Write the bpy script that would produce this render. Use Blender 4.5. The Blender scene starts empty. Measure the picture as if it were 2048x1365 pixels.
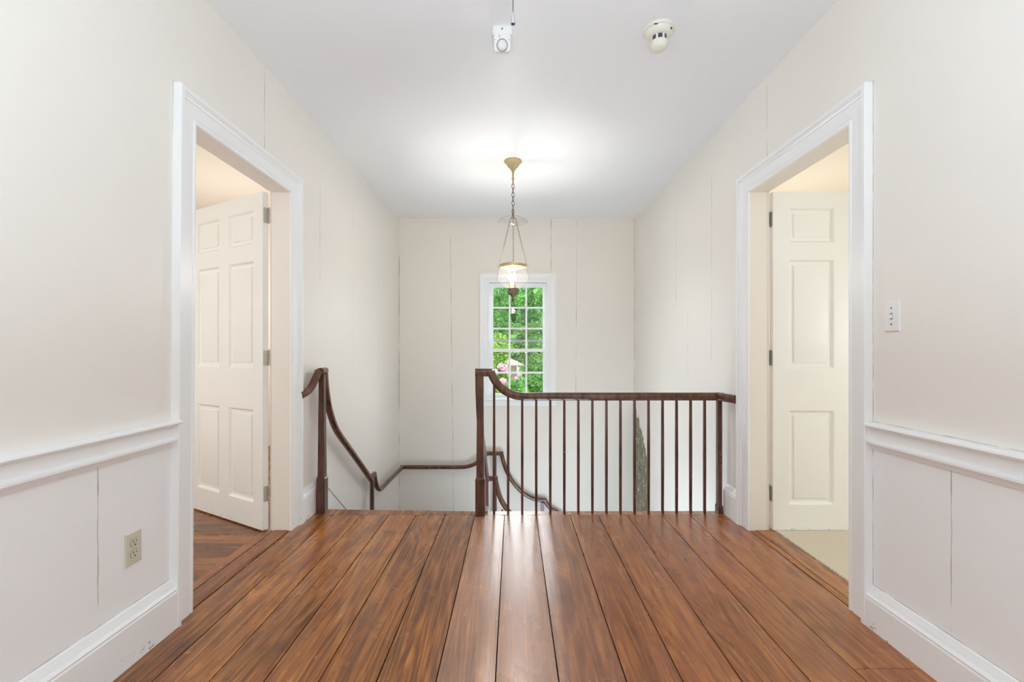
import bpy, bmesh, math, random
from mathutils import Vector
C = bpy.context.scene
COL = C.collection
R = random.Random(7)
PI = math.pi

# ------------------------------------------------------------------ camera
F = 930.0                       # focal length in pixels of the 2048 wide frame
EYE = 1.085
cd = bpy.data.cameras.new('camera'); cam = bpy.data.objects.new('camera', cd); COL.objects.link(cam)
cd.sensor_fit = 'HORIZONTAL'; cd.sensor_width = 36.0; cd.lens = F/2048*36.0
cd.shift_x = -3.0/2048; cd.shift_y = 15.5/2048
cd.clip_start = 0.02; cd.clip_end = 400
cam.location = (0, 0, EYE); cam.rotation_euler = (PI/2, 0, 0)
C.camera = cam
# ------------------------------------------------------------------ world, sun, exposure
SKY = 7.0
w = bpy.data.worlds.new('sky'); C.world = w; w.use_nodes = True
nt = w.node_tree; bg = nt.nodes['Background']
tc = nt.nodes.new('ShaderNodeTexCoord'); sx = nt.nodes.new('ShaderNodeSeparateXYZ'); rp = nt.nodes.new('ShaderNodeValToRGB')
nt.links.new(tc.outputs['Generated'], sx.inputs[0]); nt.links.new(sx.outputs['Z'], rp.inputs[0]); nt.links.new(rp.outputs[0], bg.inputs[0])
rp.color_ramp.elements[0].position = 0.48; rp.color_ramp.elements[0].color = (.92, .96, 1, 1)
rp.color_ramp.elements[1].position = 0.9; rp.color_ramp.elements[1].color = (.26, .36, .50, 1)
bg.inputs['Strength'].default_value = SKY

def light(kind, name, loc, energy, color=(1, 1, 1), rot=(0, 0, 0), **kw):
    d = bpy.data.lights.new(name, kind); d.energy = energy; d.color = color
    for k, v in kw.items(): setattr(d, k, v)
    o = bpy.data.objects.new(name, d); o.location = loc; o.rotation_euler = rot; COL.objects.link(o)
    return o
sun = light('SUN', 'sun', (0, -10, 30), 4.5, (1, .95, .85), (math.radians(38), 0, math.radians(-18)), angle=.01)
# added fill panels at both side walls behind the camera, without windows
for sg in (-1, 1):
    light('AREA', 'rear_side_fill', (1.33*sg, -.95, .65), 18, (.74, .88, 1), (PI/2, 0, sg*PI/2), shape='RECTANGLE', size=1.4, size_y=1.7)
# added fill bounced off the ceiling behind the camera, no lamp stands there
light('AREA', 'rear_bounce_fill', (0.05, -.35, 1.0), 41, (.70, .87, 1), (PI, 0, 0), shape='DISK', size=.7)
# added fill lights in the two side rooms and daylight of the lower hall under the stairs
for sg, e in ((-1, .95), (1, .74)):
    light('POINT', 'side_room_fill', (2.6*sg, 4.2, 1.55), 17*e, (1, .98, .96), shadow_soft_size=.12)
    light('POINT', 'side_room_fill', (3.1*sg, 1.7, 1.25), 33*e, (.82, .92, 1), shadow_soft_size=.15)
light('POINT', 'lower_hall_daylight', (.35, 3.55, -1.15), 46, (.68, .84, 1), shadow_soft_size=.45)
pt = light('AREA', 'stair_window_portal', (0.05, 5.62, 1.18), 1, (1, 1, 1), (-PI/2, 0, 0), shape='RECTANGLE', size=.7, size_y=1.4)
pt.data.cycles.is_portal = True

vs = C.view_settings
vs.view_transform = 'Standard'; vs.look = 'None'; vs.gamma = 1.0; vs.use_curve_mapping = False
vs.exposure = 0.57
C.cycles.use_denoising = True
C.cycles.max_bounces = 12; C.cycles.diffuse_bounces = 8; C.cycles.transparent_max_bounces = 24
C.cycles.sample_clamp_indirect = 4.0; C.cycles.use_adaptive_sampling = False; C.cycles.blur_glossy = 1.0
C.cycles.caustics_reflective = False; C.cycles.caustics_refractive = False

# ------------------------------------------------------------------ geometry helpers
class MB:
    def __init__(s): s.v = []; s.f = []; s.a = []; s.cur = 0.0
    def add(s, vs_, fs, a=None):
        n = len(s.v); s.v += [tuple(p) for p in vs_]
        for f in fs: s.f.append([i+n for i in f]); s.a.append(s.cur if a is None else a)
    def box(s, x0, x1, y0, y1, z0, z1):
        s.add([(x0,y0,z0),(x1,y0,z0),(x1,y1,z0),(x0,y1,z0),(x0,y0,z1),(x1,y0,z1),(x1,y1,z1),(x0,y1,z1)],
              [(0,3,2,1),(4,5,6,7),(0,1,5,4),(1,2,6,5),(2,3,7,6),(3,0,4,7)])
    def loft(s, rings, cap=True, closed=True):
        n = len(rings[0]); vs_ = [p for r in rings for p in r]; fs = []
        for k in range(len(rings)-1):
            for i in range(n if closed else n-1):
                j = (i+1) % n
                fs.append((k*n+i, k*n+j, (k+1)*n+j, (k+1)*n+i))
        if cap:
            fs.append(tuple(range(n-1, -1, -1))); b = (len(rings)-1)*n
            fs.append(tuple(b+i for i in range(n)))
        s.add(vs_, fs)
    def prism(s, pts, axis, a, b):
        """pts 2D polygon; axis 'x','y','z' extruded from a to b"""
        def P(p, t):
            return {'x': (t, p[0], p[1]), 'y': (p[0], t, p[1]), 'z': (p[0], p[1], t)}[axis]
        s.loft([[P(p, a) for p in pts], [P(p, b) for p in pts]])
    def lathe(s, prof, c, n=32, cap=True, sq=1.0):
        rings = [[(c[0]+r*math.cos(2*PI*i/n), c[1]+r*math.sin(2*PI*i/n)*sq, c[2]+z) for i in range(n)] for r, z in prof]
        s.loft(rings, cap)
    def sweep(s, path, prof, cap=True):
        P = [Vector(p) for p in path]; rings = []
        for i, p in enumerate(P):
            a = (P[i]-P[i-1]).normalized() if i > 0 else None
            b = (P[i+1]-P[i]).normalized() if i < len(P)-1 else None
            t = (a or b) if (a is None or b is None) else (a+b).normalized()
            k = 1.0
            if a is not None and b is not None: k = min(1.5, 1.0/max(.5, math.cos(a.angle(b)/2)))
            side = t.cross(Vector((0, 0, 1)))
            if side.length < 1e-3: side = Vector((1, 0, 0))
            side.normalize(); up = side.cross(t).normalized()
            horiz = abs(t.z) < .2 and a is not None and abs(a.z) < .2
            rings.append([tuple(p + side*(q[0]*(k if horiz else 1)) + up*(q[1]*(1 if horiz else k))) for q in prof])
        s.loft(rings, cap)
    def tube(s, path, r, n=8, closed=False):
        P = [Vector(p) for p in path]; rings = []
        N = len(P)
        for i, p in enumerate(P):
            t = (P[(i+1) % N]-P[i-1]) if closed else (P[min(i+1, N-1)]-P[max(i-1, 0)])
            t.normalize()
            ref = Vector((0, 0, 1)) if abs(t.z) < .9 else Vector((0, 1, 0))
            if closed:
                c = sum(P, Vector())/N
                ref = (p-c).normalized()
            e1 = t.cross(ref).normalized(); e2 = e1.cross(t).normalized()
            rings.append([tuple(p + e1*(r*math.cos(2*PI*k/n)) + e2*(r*math.sin(2*PI*k/n))) for k in range(n)])
        if closed: rings.append(rings[0]); s.loft(rings, cap=False)
        else: s.loft(rings)
    def xform(s, fn): s.v = [tuple(fn(Vector(p))) for p in s.v]; return s
    def build(s, name, mat, parent=None, smooth=None, bevel=0, norm=True, attr=False, loc=None, seg=2):
        me = bpy.data.meshes.new(name)
        off = Vector(loc) if loc is not None else Vector((0, 0, 0))
        me.from_pydata([tuple(Vector(p)-off) for p in s.v], [], s.f)
        if norm:
            b = bmesh.new(); b.from_mesh(me)
            bmesh.ops.recalc_face_normals(b, faces=b.faces); b.to_mesh(me); b.free()
        if attr:
            at = me.attributes.new('rnd', 'FLOAT', 'FACE'); at.data.foreach_set('value', s.a)
        if smooth is not None:
            me.shade_smooth(); me.set_sharp_from_angle(angle=math.radians(smooth))
        for m in (mat if isinstance(mat, (list, tuple)) else [mat]): me.materials.append(m)
        o = bpy.data.objects.new(name, me); COL.objects.link(o)
        if loc is not None: o.location = loc
        if parent is not None:
            o.parent = parent
            o.location = off - parent.location if loc is not None else -Vector(parent.location)
            if loc is None: o.location = -Vector(parent.location)
        if bevel:
            md = o.modifiers.new('edge', 'BEVEL'); md.width = bevel; md.segments = seg; md.limit_method = 'ANGLE'; md.angle_limit = math.radians(40)
        return o

def tag(o, label=None, cat=None, group=None, kind=None):
    if label: o['label'] = label
    if cat: o['category'] = cat
    if group: o['group'] = group
    if kind: o['kind'] = kind
    return o
def empty(name, loc, label=None, cat=None, group=None, kind=None):
    o = bpy.data.objects.new(name, None); o.location = loc; o.empty_display_size = .1; COL.objects.link(o)
    return tag(o, label, cat, group, kind)
def struct(o, label=None): return tag(o, label, None, None, 'structure')

# ------------------------------------------------------------------ materials
class NT:
    def __init__(s, name):
        s.m = bpy.data.materials.new(name); s.m.use_nodes = True; s.t = s.m.node_tree
        s.b = s.t.nodes['Principled BSDF']; s.out = s.t.nodes['Material Output']
    def n(s, k, **kw):
        x = s.t.nodes.new(k)
        for a, v in kw.items(): setattr(x, a, v)
        return x
    def l(s, a, b): s.t.links.new(a, b)
    def val(s, sock, v):
        if hasattr(v, 'is_linked') or hasattr(v, 'links'): s.l(v, sock)
        else: sock.default_value = v
    def math(s, op, a, b=0.0, c=0.0, clamp=False):
        x = s.n('ShaderNodeMath', operation=op, use_clamp=clamp)
        s.val(x.inputs[0], a); s.val(x.inputs[1], b); s.val(x.inputs[2], c); return x.outputs[0]
    def coord(s): 
        if not hasattr(s, '_c'):
            s._c = s.n('ShaderNodeTexCoord').outputs['Object']
        return s._c
    def xyz(s):
        if not hasattr(s, '_x'):
            x = s.n('ShaderNodeSeparateXYZ'); s.l(s.coord(), x.inputs[0]); s._x = x.outputs
        return s._x
    def comb(s, x, y, z):
        c = s.n('ShaderNodeCombineXYZ')
        for i, v in enumerate((x, y, z)): s.val(c.inputs[i], v)
        return c.outputs[0]
    def noise(s, vec, scale, detail=3, rough=.5, dist=0.0):
        x = s.n('ShaderNodeTexNoise'); s.val(x.inputs['Vector'], vec); x.inputs['Scale'].default_value = scale
        x.inputs['Detail'].default_value = detail; x.inputs['Roughness'].default_value = rough; x.inputs['Distortion'].default_value = dist
        return x.outputs[0]
    def ramp(s, fac, stops):
        x = s.n('ShaderNodeValToRGB'); s.val(x.inputs[0], fac); e = x.color_ramp.elements
        while len(e) < len(stops): e.new(.5)
        for i, (p, c) in enumerate(stops): e[i].position = p; e[i].color = (c[0], c[1], c[2], 1) if hasattr(c, '__len__') else (c, c, c, 1)
        return x.outputs[0]
    def mix(s, f, a, b, mode='MIX'):
        x = s.n('ShaderNodeMix', data_type='RGBA', blend_type=mode)
        s.val(x.inputs[0], f)
        for sock, v in ((x.inputs[6], a), (x.inputs[7], b)):
            s.val(sock, v if not isinstance(v, tuple) else (v[0], v[1], v[2], 1))
        return x.outputs[2]
    def bump(s, h, strength, dist=.01):
        x = s.n('ShaderNodeBump'); s.l(h, x.inputs['Height']); x.inputs['Strength'].default_value = strength; x.inputs['Distance'].default_value = dist
        s.l(x.outputs[0], s.b.inputs['Normal']); return x
    def set(s, **kw):
        for k, v in kw.items():
            k = k.replace('_', ' ')
            if isinstance(v, tuple): v = (v[0], v[1], v[2], 1)
            s.val(s.b.inputs[k], v)
        return s

def plain(name, col, rough=.5, **kw):
    n = NT(name); n.set(Base_Color=col, Roughness=rough, **kw); return n.m

def wall_mat(name, col, cracks=(), axis='Y', patch=False, below=None, joints=()):
    """old painted boarded wall: faint mottling, brush bump, hairline cracks at given places (pos, z0, z1, width, lean)"""
    n = NT(name); X = n.xyz(); A = X[axis]; Z = X['Z']
    mott = n.noise(n.coord(), 1.3, 3); fine = n.noise(n.coord(), 9, 4)
    c = n.mix(n.math('MULTIPLY', mott, .5), col, tuple(v*q for v, q in zip(col, (.97, .955, .93))))
    if below:
        c = n.mix(n.math('MULTIPLY', n.math('LESS_THAN', Z, .72), n.math('LESS_THAN', A, 2.4)), c, below)
    wob = n.noise(n.comb(0, 0, Z), 7, 2); gate = n.noise(n.comb(A, 0, Z), 5, 3)
    msk = None
    for (p, z0, z1, wd, lean) in cracks:
        d = n.math('ABSOLUTE', n.math('ADD', n.math('SUBTRACT', A, n.math('MULTIPLY_ADD', Z, lean, p)), n.math('MULTIPLY_ADD', wob, .012, -.006)))
        wv = n.math('MULTIPLY', n.math('SUBTRACT', gate, .36, clamp=True), wd*5)
        a = n.math('LESS_THAN', d, wv)
        a = n.math('MULTIPLY', a, n.math('MULTIPLY', n.math('GREATER_THAN', Z, z0), n.math('LESS_THAN', Z, z1)))
        msk = a if msk is None else n.math('MAXIMUM', msk, a)
    gate2 = n.noise(n.comb(A, 0, n.math('MULTIPLY', Z, .8)), 11, 3) if joints else None
    for (vert, p, q0, q1, wd) in joints:      # dark hairlines along the joints between trim and wall
        P_, Q_ = (A, Z) if vert else (Z, A)
        a = n.math('LESS_THAN', n.math('ABSOLUTE', n.math('SUBTRACT', P_, p)), n.math('MULTIPLY', n.math('SUBTRACT', gate2, .38, clamp=True), wd*6))
        a = n.math('MULTIPLY', a, n.math('MULTIPLY', n.math('GREATER_THAN', Q_, q0), n.math('LESS_THAN', Q_, q1)))
        msk = a if msk is None else n.math('MAXIMUM', msk, a)
    if msk is not None: c = n.mix(n.math('MULTIPLY', msk, .6), c, (.22, .19, .15))
    h = n.math('ADD', n.math('MULTIPLY', mott, 1.0), n.math('MULTIPLY', fine, .12))
    n.bump(h, .25, .03)
    if patch:   # plaster fallen away: bare lath and old green-brown layers
        e = n.noise(n.comb(0, n.math('MULTIPLY', A, 14), n.math('MULTIPLY', Z, 5)), 1, 5, .65)
        lim = n.math('MULTIPLY_ADD', n.math('MAXIMUM', n.math('ADD', Z, .10), 0), .95, 4.87)      # patch edge creeps to the corner higher up
        top = n.math('MULTIPLY', n.math('GREATER_THAN', n.math('ADD', A, n.math('MULTIPLY_ADD', e, .38, -.19)), lim), n.math('LESS_THAN', Z, .47))
        hole = n.noise(n.comb(0, n.math('MULTIPLY', A, 30), n.math('MULTIPLY', Z, 11)), 1, 4, .7)
        top = n.math('MULTIPLY', top, n.math('LESS_THAN', hole, .60))
        str_ = n.noise(n.comb(0, n.math('MULTIPLY', A, 26), n.math('MULTIPLY', Z, 7)), 1, 5, .7, .6)
        pc = n.ramp(str_, [(.30, (.015, .018, .010)), (.43, (.055, .065, .030)), (.49, (.26, .20, .09)), (.54, (.05, .06, .03)), (.62, (.44, .36, .22))])
        c = n.mix(top, c, pc)
    n.set(Base_Color=c, Roughness=.42); n.b.inputs['Specular IOR Level'].default_value = .35
    return n.m

def trim_mat(name, col, chips=True, rough=.32):
    n = NT(name); X = n.xyz()
    c = n.mix(n.math('MULTIPLY', n.noise(n.coord(), 2.5, 3), .5), col, tuple(v*.94 for v in col))
    if chips:
        e = n.noise(n.coord(), 38, 5, .65); e2 = n.noise(n.coord(), 3.1, 2)
        lim = n.math('ADD', n.math('MULTIPLY', X['Z'], .25, clamp=True), .715)
        lim = n.math('SUBTRACT', lim, n.math('MULTIPLY', n.math('MULTIPLY', n.math('SUBTRACT', .06, X['Z'], clamp=True), n.math('GREATER_THAN', X['Z'], -.02)), 1.2))
        lim = n.math('MINIMUM', lim, .81)
        k = n.math('MULTIPLY', n.math('GREATER_THAN', n.math('MULTIPLY_ADD', e2, .25, n.math('MULTIPLY', e, .85)), lim), .8)
        c = n.mix(k, c, (.30, .28, .24))
    n.bump(n.noise(n.coord(), 14, 4), .12, .006)
    n.set(Base_Color=c, Roughness=rough); n.b.inputs['Specular IOR Level'].default_value = .45
    return n.m

def floor_mat(name, along='Y', dark=1.0):
    n = NT(name); X = n.xyz()
    a = n.n('ShaderNodeAttribute', attribute_name='rnd').outputs['Fac']
    u, v = (X['X'], X['Y']) if along == 'Y' else (X['Y'], X['X'])
    off = n.math('MULTIPLY', a, 53.0)
    vec = n.comb(n.math('ADD', u, off), n.math('MULTIPLY', v, .10), off)
    warp = n.noise(n.comb(n.math('ADD', u, off), n.math('MULTIPLY', v, .35), off), 3.0, 3, .55)
    g1 = n.noise(n.comb(n.math('MULTIPLY_ADD', warp, .16, n.math('ADD', u, off)), n.math('MULTIPLY', v, .05), off), 34, 5, .65)
    ringv = n.math('ADD', n.math('MULTIPLY', n.math('ADD', u, n.math('MULTIPLY', warp, .5)), 52), 0)
    ring = n.math('MULTIPLY_ADD', n.math('SINE', ringv), .5, .5)
    fine = n.noise(n.comb(n.math('ADD', u, off), n.math('MULTIPLY', v, .03), off), 95, 3, .6)
    fine = n.ramp(fine, [(.34, 0.0), (.66, 1.0)])
    fig = n.math('MULTIPLY_ADD', n.math('SINE', n.math('MULTIPLY', n.noise(n.comb(n.math('ADD', u, off), n.math('MULTIPLY', v, .085), off), 5.0, 2, .45), 150)), .5, .5)
    blot = n.noise(n.comb(n.math('ADD', u, off), n.math('MULTIPLY', v, .5), off), 5.2, 4, .6)
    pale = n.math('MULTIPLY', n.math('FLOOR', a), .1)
    t = n.math('ADD', n.math('MULTIPLY', g1, .55), n.math('MULTIPLY', fig, .13))
    t = n.math('ADD', t, n.math('MULTIPLY', fine, .24))
    t = n.math('ADD', t, n.math('MULTIPLY_ADD', n.math('FRACT', n.math('MULTIPLY', a, 7.31)), .20, -.09))
    base = n.ramp(t, [(.32, (.120*dark, .037*dark, .008*dark)), (.44, (.225*dark, .073*dark, .013*dark)), (.55, (.35*dark, .125*dark, .022*dark)), (.72, (.52*dark, .235*dark, .058*dark))])
    red = n.mix(n.math('MULTIPLY', n.math('FRACT', n.math('MULTIPLY', n.math('FRACT', a), 3.7)), .5), base, (.32, .095, .036))
    st = n.ramp(blot, [(.28, .50), (.44, .95), (.6, 1.06)])
    col = n.mix(1.0, red, st, 'MULTIPLY')
    # knots
    vo = n.n('ShaderNodeTexVoronoi'); n.l(n.comb(n.math('MULTIPLY', n.math('ADD', u, off), 4.5), n.math('MULTIPLY', v, 1.6), off), vo.inputs['Vector']); vo.inputs['Scale'].default_value = 1.0
    kn = n.ramp(vo.outputs['Distance'], [(.02, 1.0), (.10, .75), (.17, 0.0)])
    vs_ = n.n('ShaderNodeSeparateColor'); n.l(vo.outputs['Color'], vs_.inputs[0])
    kn = n.math('MULTIPLY', kn, n.math('GREATER_THAN', vs_.outputs[0], .72))
    col = n.mix(n.math('MULTIPLY', kn, .7), col, (.06, .02, .009))
    # pale nail specks and scratches
    sp = n.noise(n.comb(n.math('MULTIPLY', u, 1), n.math('MULTIPLY', v, .8), 0), 160, 2)
    col = n.mix(n.math('MULTIPLY', n.math('GREATER_THAN', sp, .88), .5), col, (.6, .5, .4))
    col = n.mix(pale, col, (.60, .40, .31))  # paler boards, mostly window sheen painted into their base colour
    rough = n.math('MULTIPLY_ADD', blot, .14, .20)
    n.set(Base_Color=col, Roughness=rough, Coat_Weight=.1, Coat_Roughness=.30); n.b.inputs['Specular IOR Level'].default_value = .5
    n.bump(fine, .05, .002)
    return n.m

def rail_wood(name, c0, c1, rough=.28):
    n = NT(name); X = n.xyz()
    g = n.noise(n.comb(n.math('MULTIPLY', X['X'], 1), n.math('MULTIPLY', X['Y'], 1), n.math('MULTIPLY', X['Z'], .25)), 30, 4, .6)
    wv = n.noise(n.coord(), 5, 3)
    col = n.ramp(g, [(.3, c0), (.62, c1)])
    col = n.mix(n.math('GREATER_THAN', n.math('ADD', n.math('MULTIPLY', wv, .5), n.math('MULTIPLY', n.noise(n.coord(), 70, 3), .5)), .655), col, (.24, .09, .035))
    n.set(Base_Color=col, Roughness=rough); n.b.inputs['Specular IOR Level'].default_value = .5
    n.bump(g, .08, .003); return n.m

def glass_mat(name, tint=(1, 1, 1), ior=1.45, rough=.0, boost=1.0, glow_mix=0):
    """thin clear glass: what is not mirrored passes straight through"""
    n = NT(name); n.t.nodes.remove(n.b)
    lw = n.n('ShaderNodeLayerWeight'); f0 = ((ior-1)/(ior+1))**2
    fr = n.math('MULTIPLY_ADD', n.math('POWER', lw.outputs['Facing'], 5.0), 1-f0, f0)
    tr = n.n('ShaderNodeBsdfTransparent'); tr.inputs[0].default_value = (*tint, 1)
    gl = n.n('ShaderNodeBsdfGlossy'); gl.inputs['Roughness'].default_value = rough
    mx = n.n('ShaderNodeMixShader')
    n.l(n.math('MULTIPLY', fr, boost, clamp=True), mx.inputs[0]); n.l(tr.outputs[0], mx.inputs[1]); n.l(gl.outputs[0], mx.inputs[2])
    if glow_mix:  # translucent share added so the glass glows around the bulbs
        tl = n.n('ShaderNodeBsdfTranslucent'); tl.inputs[0].default_value = (1, .98, .95, 1)
        m2 = n.n('ShaderNodeMixShader'); m2.inputs[0].default_value = glow_mix
        n.l(mx.outputs[0], m2.inputs[1]); n.l(tl.outputs[0], m2.inputs[2]); mx = m2
    n.l(mx.outputs[0], n.out.inputs[0]); return n.m

def leaf_mat(name, stops, rough=.5, trans=.25):
    n = NT(name)
    a = n.n('ShaderNodeAttribute', attribute_name='rnd').outputs['Fac']
    c = n.ramp(a, [(p, (q[0]*.62, q[1]*.80, q[2]*.38)) for p, q in stops])
    n.set(Base_Color=c, Roughness=rough)
    tl = n.n('ShaderNodeBsdfTranslucent'); n.l(c, tl.inputs[0])
    mx = n.n('ShaderNodeMixShader'); mx.inputs[0].default_value = trans
    n.l(n.b.outputs[0], mx.inputs[1]); n.l(tl.outputs[0], mx.inputs[2]); n.l(mx.outputs[0], n.out.inputs[0])
    return n.m

WALLC = (.83, .795, .745); WAIN = (.86, .862, .862)
M = {}
M['wall_l'] = wall_mat('cream_wall_paint_left', WALLC, [(2.493, 1.75, 2.6, .0022, 0), (3.208, 1.55, 2.2, .0022, 0), (3.86, .9, 2.3, .0010, .004), (4.6, .3, 2.1, .0010, 0), (1.494, .15, .72, .0026, 0)], 'Y', below=WAIN, joints=[(0, .7045, .9, 1.825, .0022), (1, 1.8235, .19, .705, .0022), (1, 1.8235, .81, 2.14, .0016), (0, .189, .9, 1.825, .0016)])
M['wall_r'] = wall_mat('cream_wall_paint_right', WALLC, [(2.587, 1.7, 2.55, .0026, 0), (3.31, 1.0, 2.35, .0016, 0), (4.03, 1.5, 2.3, .0024, 0), (3.75, .3, 1.4, .0012, .01), (1.498, .15, .70, .0022, 0), (4.55, .6, 2.4, .0012, 0)], 'Y', patch=True, below=WAIN, joints=[(0, .6945, .9, 1.825, .0014), (1, 1.8235, .16, 2.14, .0018), (0, .159, .9, 1.825, .0016), (0, .800, .9, 1.825, .0012)])
M['wall_f'] = wall_mat('cream_wall_paint_far', (.82, .775, .715), [(-.705, -.9, 2.4, .0022, -.012), (.434, 1.96, 2.6, .0034, 0), (.72, .55, 2.6, .0022, .006), (1.400, -.2, 2.6, .0035, 0), (-1.328, -1.0, 2.4, .0035, 0), (-.53, -.9, -.3, .0018, 0)], 'X')
M['wall_o'] = plain('plain_cream_paint', (.85, .80, .71), .6)
M['ceil'] = wall_mat('ceiling_paint', (.86, .88, .91), [], 'Y')
M['trim'] = trim_mat('white_trim_paint', (.88, .888, .888))
M['door'] = trim_mat('cream_door_paint', (.87, .86, .82), chips=True, rough=.38)
M['string'] = plain('white_string_paint', (.85, .85, .84), .4)
M['jamb'] = plain('jamb_paint', (.82, .77, .70), .4)
M['floor'] = floor_mat('pine_boards')
M['floor_x'] = floor_mat('pine_boards_crosswise', 'X', .8)
M['gapdark'] = plain('dark_gap', (.012, .008, .006), .9)
M['rail'] = rail_wood('mahogany_varnish', (.045, .018, .011), (.145, .054, .029), .22)
M['newel'] = rail_wood('newel_varnish', (.040, .016, .012), (.115, .041, .027), .22)
M['glass'] = glass_mat('window_glass', (.98, .99, .985), 1.5, 0.0, .6)
M['globe'] = glass_mat('lamp_glass', (.985, .98, .97), 1.5, .03, 1.3, .012)
M['brass'] = plain('brass', (.66, .50, .24), .36, Metallic=.9)
M['canopy'] = plain('pale_gilt', (.58, .48, .28), .4, Metallic=.5)
M['bronze'] = plain('dark_bronze', (.20, .155, .10), .4, Metallic=.8)
M['candle'] = plain('amber_candle_sleeve', (.72, .42, .15), .5)
M['plastic'] = plain('white_plastic', (.80, .80, .79), .3)
M['ivory'] = plain('ivory_plastic', (.78, .75, .66), .3)
M['almond'] = plain('almond_plastic', (.60, .58, .45), .3)
M['dark'] = plain('black_slot', (.01, .01, .01), .5)
M['smoke'] = plain('sensor_window', (.05, .06, .10), .2)
M['red'] = plain('red_indicator', (.30, .03, .02), .3)
M['steel'] = plain('steel', (.55, .55, .56), .3, Metallic=.9)
M['cord'] = plain('grey_cord', (.12, .12, .12), .6)
M['hinge'] = plain('painted_hinge', (.50, .47, .40), .35, Metallic=.4)
M['carpet'] = None
nb = NT('bulb_glow'); nb.set(Base_Color=(1, .9, .7), Emission_Color=(1, .86, .62), Emission_Strength=14.0); M['bulb'] = nb.m
nc = NT('cream_carpet'); nz = nc.noise(nc.coord(), 260, 3); nc.set(Base_Color=nc.mix(nz, (.62, .54, .41), (.82, .74, .60)), Roughness=.95); nc.bump(nz, .8, .006); M['carpet'] = nc.m
ng = NT('lawn'); ng.set(Base_Color=ng.mix(ng.noise(ng.coord(), 3, 5), (.010, .032, .005), (.032, .066, .012)), Roughness=.9); M['lawn'] = ng.m

# ------------------------------------------------------------------ dimensions
XL, XR, YF, CZ = -1.335, 1.41, 5.40, 2.60
YB = -2.6; TH = .10
DY0, DY1, DZ = 1.94, 2.772, 2.018          # both doorways: near jamb, far jamb, head
LOW = -2.75

# ------------------------------------------------------------------ shell
def side_wall(name, x0, x1, mat):
    m = MB()
    m.box(x0, x1, YB, DY0-.02, -.02, CZ); m.box(x0, x1, DY0-.02, DY1+.02, DZ+.02, CZ); m.box(x0, x1, DY1+.02, YF, LOW, CZ)
    return struct(m.build(name, mat))
struct_l = side_wall('wall_left', XL-TH, XL, M['wall_l'])
struct_r = side_wall('wall_right', XR, XR+TH, M['wall_r'])
WX0, WX1, WZ0, WZ1 = -.313, .418, .49, 1.886       # window rough opening
m = MB()
m.box(XL-TH, WX0, YF, YF+.16, LOW, CZ); m.box(WX1, XR+TH, YF, YF+.16, LOW, CZ)
m.box(WX0, WX1, YF, YF+.16, LOW, WZ0); m.box(WX0, WX1, YF, YF+.16, WZ1, CZ)
struct(m.build('wall_far', M['wall_f']))
m = MB(); m.box(XL-TH, XR+TH, YB, YF+.16, CZ, CZ+.1); struct(m.build('ceiling', M['ceil']))
m = MB(); m.box(XL-TH, XR+TH, YB-.1, YB, -.02, CZ); struct(m.build('wall_rear', M['wall_o']))
m = MB(); m.box(XL-TH, XR+TH, 3.05, 3.09, LOW, -.05); struct(m.build('wall_under_landing', M['wall_o']))
m = MB(); m.box(XL-TH, XR+TH, 3.09, YF+.16, LOW-.1, LOW); struct(m.build('floor_lower_hall', M['floor_x']))

# floor boards of the hall: seams measured from the photo
seams = [XL+.0, -1.179, -.9925, -.814, -.636, -.4475, -.253, -.059, .148, .369, .553, .746, .969, 1.152, XR]
tilt = [0, 0, 0, 0, 0, 0, 0, 0, 0, 0, 0, 0, 0, 0]
m = MB()
for i in range(len(seams)-1):
    a, b = seams[i]+.0022, seams[i+1]-.0022
    cuts = [YB, 3.03] if i != 13 else [YB, 1.575, 3.03]
    for y0, y1 in zip(cuts[:-1], cuts[1:]):
        m.cur = R.random()
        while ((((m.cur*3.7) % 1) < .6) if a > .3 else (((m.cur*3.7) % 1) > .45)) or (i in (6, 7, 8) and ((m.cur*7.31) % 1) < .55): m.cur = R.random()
        m.cur = min(m.cur, .999)+{6: 3, 7: 5, 8: 1}.get(i, 0)  # whole part sets how much window sheen is painted into the board
        c = .0018; n_ = 6
        prof = [(a, -.025)] + [(a+c*.0, -.003)] + [(a+(b-a)*t, .0016*(1-(2*t-1)**2)-(.0016 if t in (0, 1) else 0)) for t in [k/n_ for k in range(n_+1)]] + [(b, -.003), (b, -.025)]
        m.prism(prof, 'y', y0+.001, y1-.001)
m.cur = .31; m.prism([(XL, 3.032), (-.248, 3.032), (-.248, 3.098), (XL, 3.142)], 'z', -.03, .001)
m.cur = 1.77; m.prism([(-.246, 3.032), (XR, 3.032), (XR, 3.105), (-.246, 3.098)], 'z', -.03, .001)
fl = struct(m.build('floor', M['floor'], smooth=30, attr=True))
m = MB(); m.box(XL-TH, XR+TH, YB, 3.09, -.06, -.0251); m.build('subfloor', M['gapdark'], fl)
# doorway sills and the room floors
m = MB(); m.cur = .42; m.prism([(XL-.004, .0), (XL-.02, .004), (-1.425, .004), (-1.43, 0), (-1.43, -.02), (XL-.004, -.02)], 'y', DY0, DY1)
m.cur = .18; m.box(-1.49, -1.434, DY0-.1, DY1+.1, -.02, .001)
struct(m.build('trim_sill_left', M['floor'], attr=True))
m = MB(); m.cur = .63; m.prism([(XR+.004, -.02), (XR+.004, 0), (1.446, .002), (1.446, -.02)], 'y', DY0, DY1)
m.cur = .11; m.prism([(1.45, -.02), (1.45, .003), (1.545, .003), (1.555, -.001), (1.555, -.02)], 'y', DY0-.05, DY1+.05)
struct(m.build('trim_sill_right', M['floor'], attr=True))
m = MB(); y = .6
while y < 5.2:
    b = R.uniform(.10, .17); m.cur = R.random(); m.box(-4.5, -1.492, y+.001, y+b-.001, -.03, -.001); y += b
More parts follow.
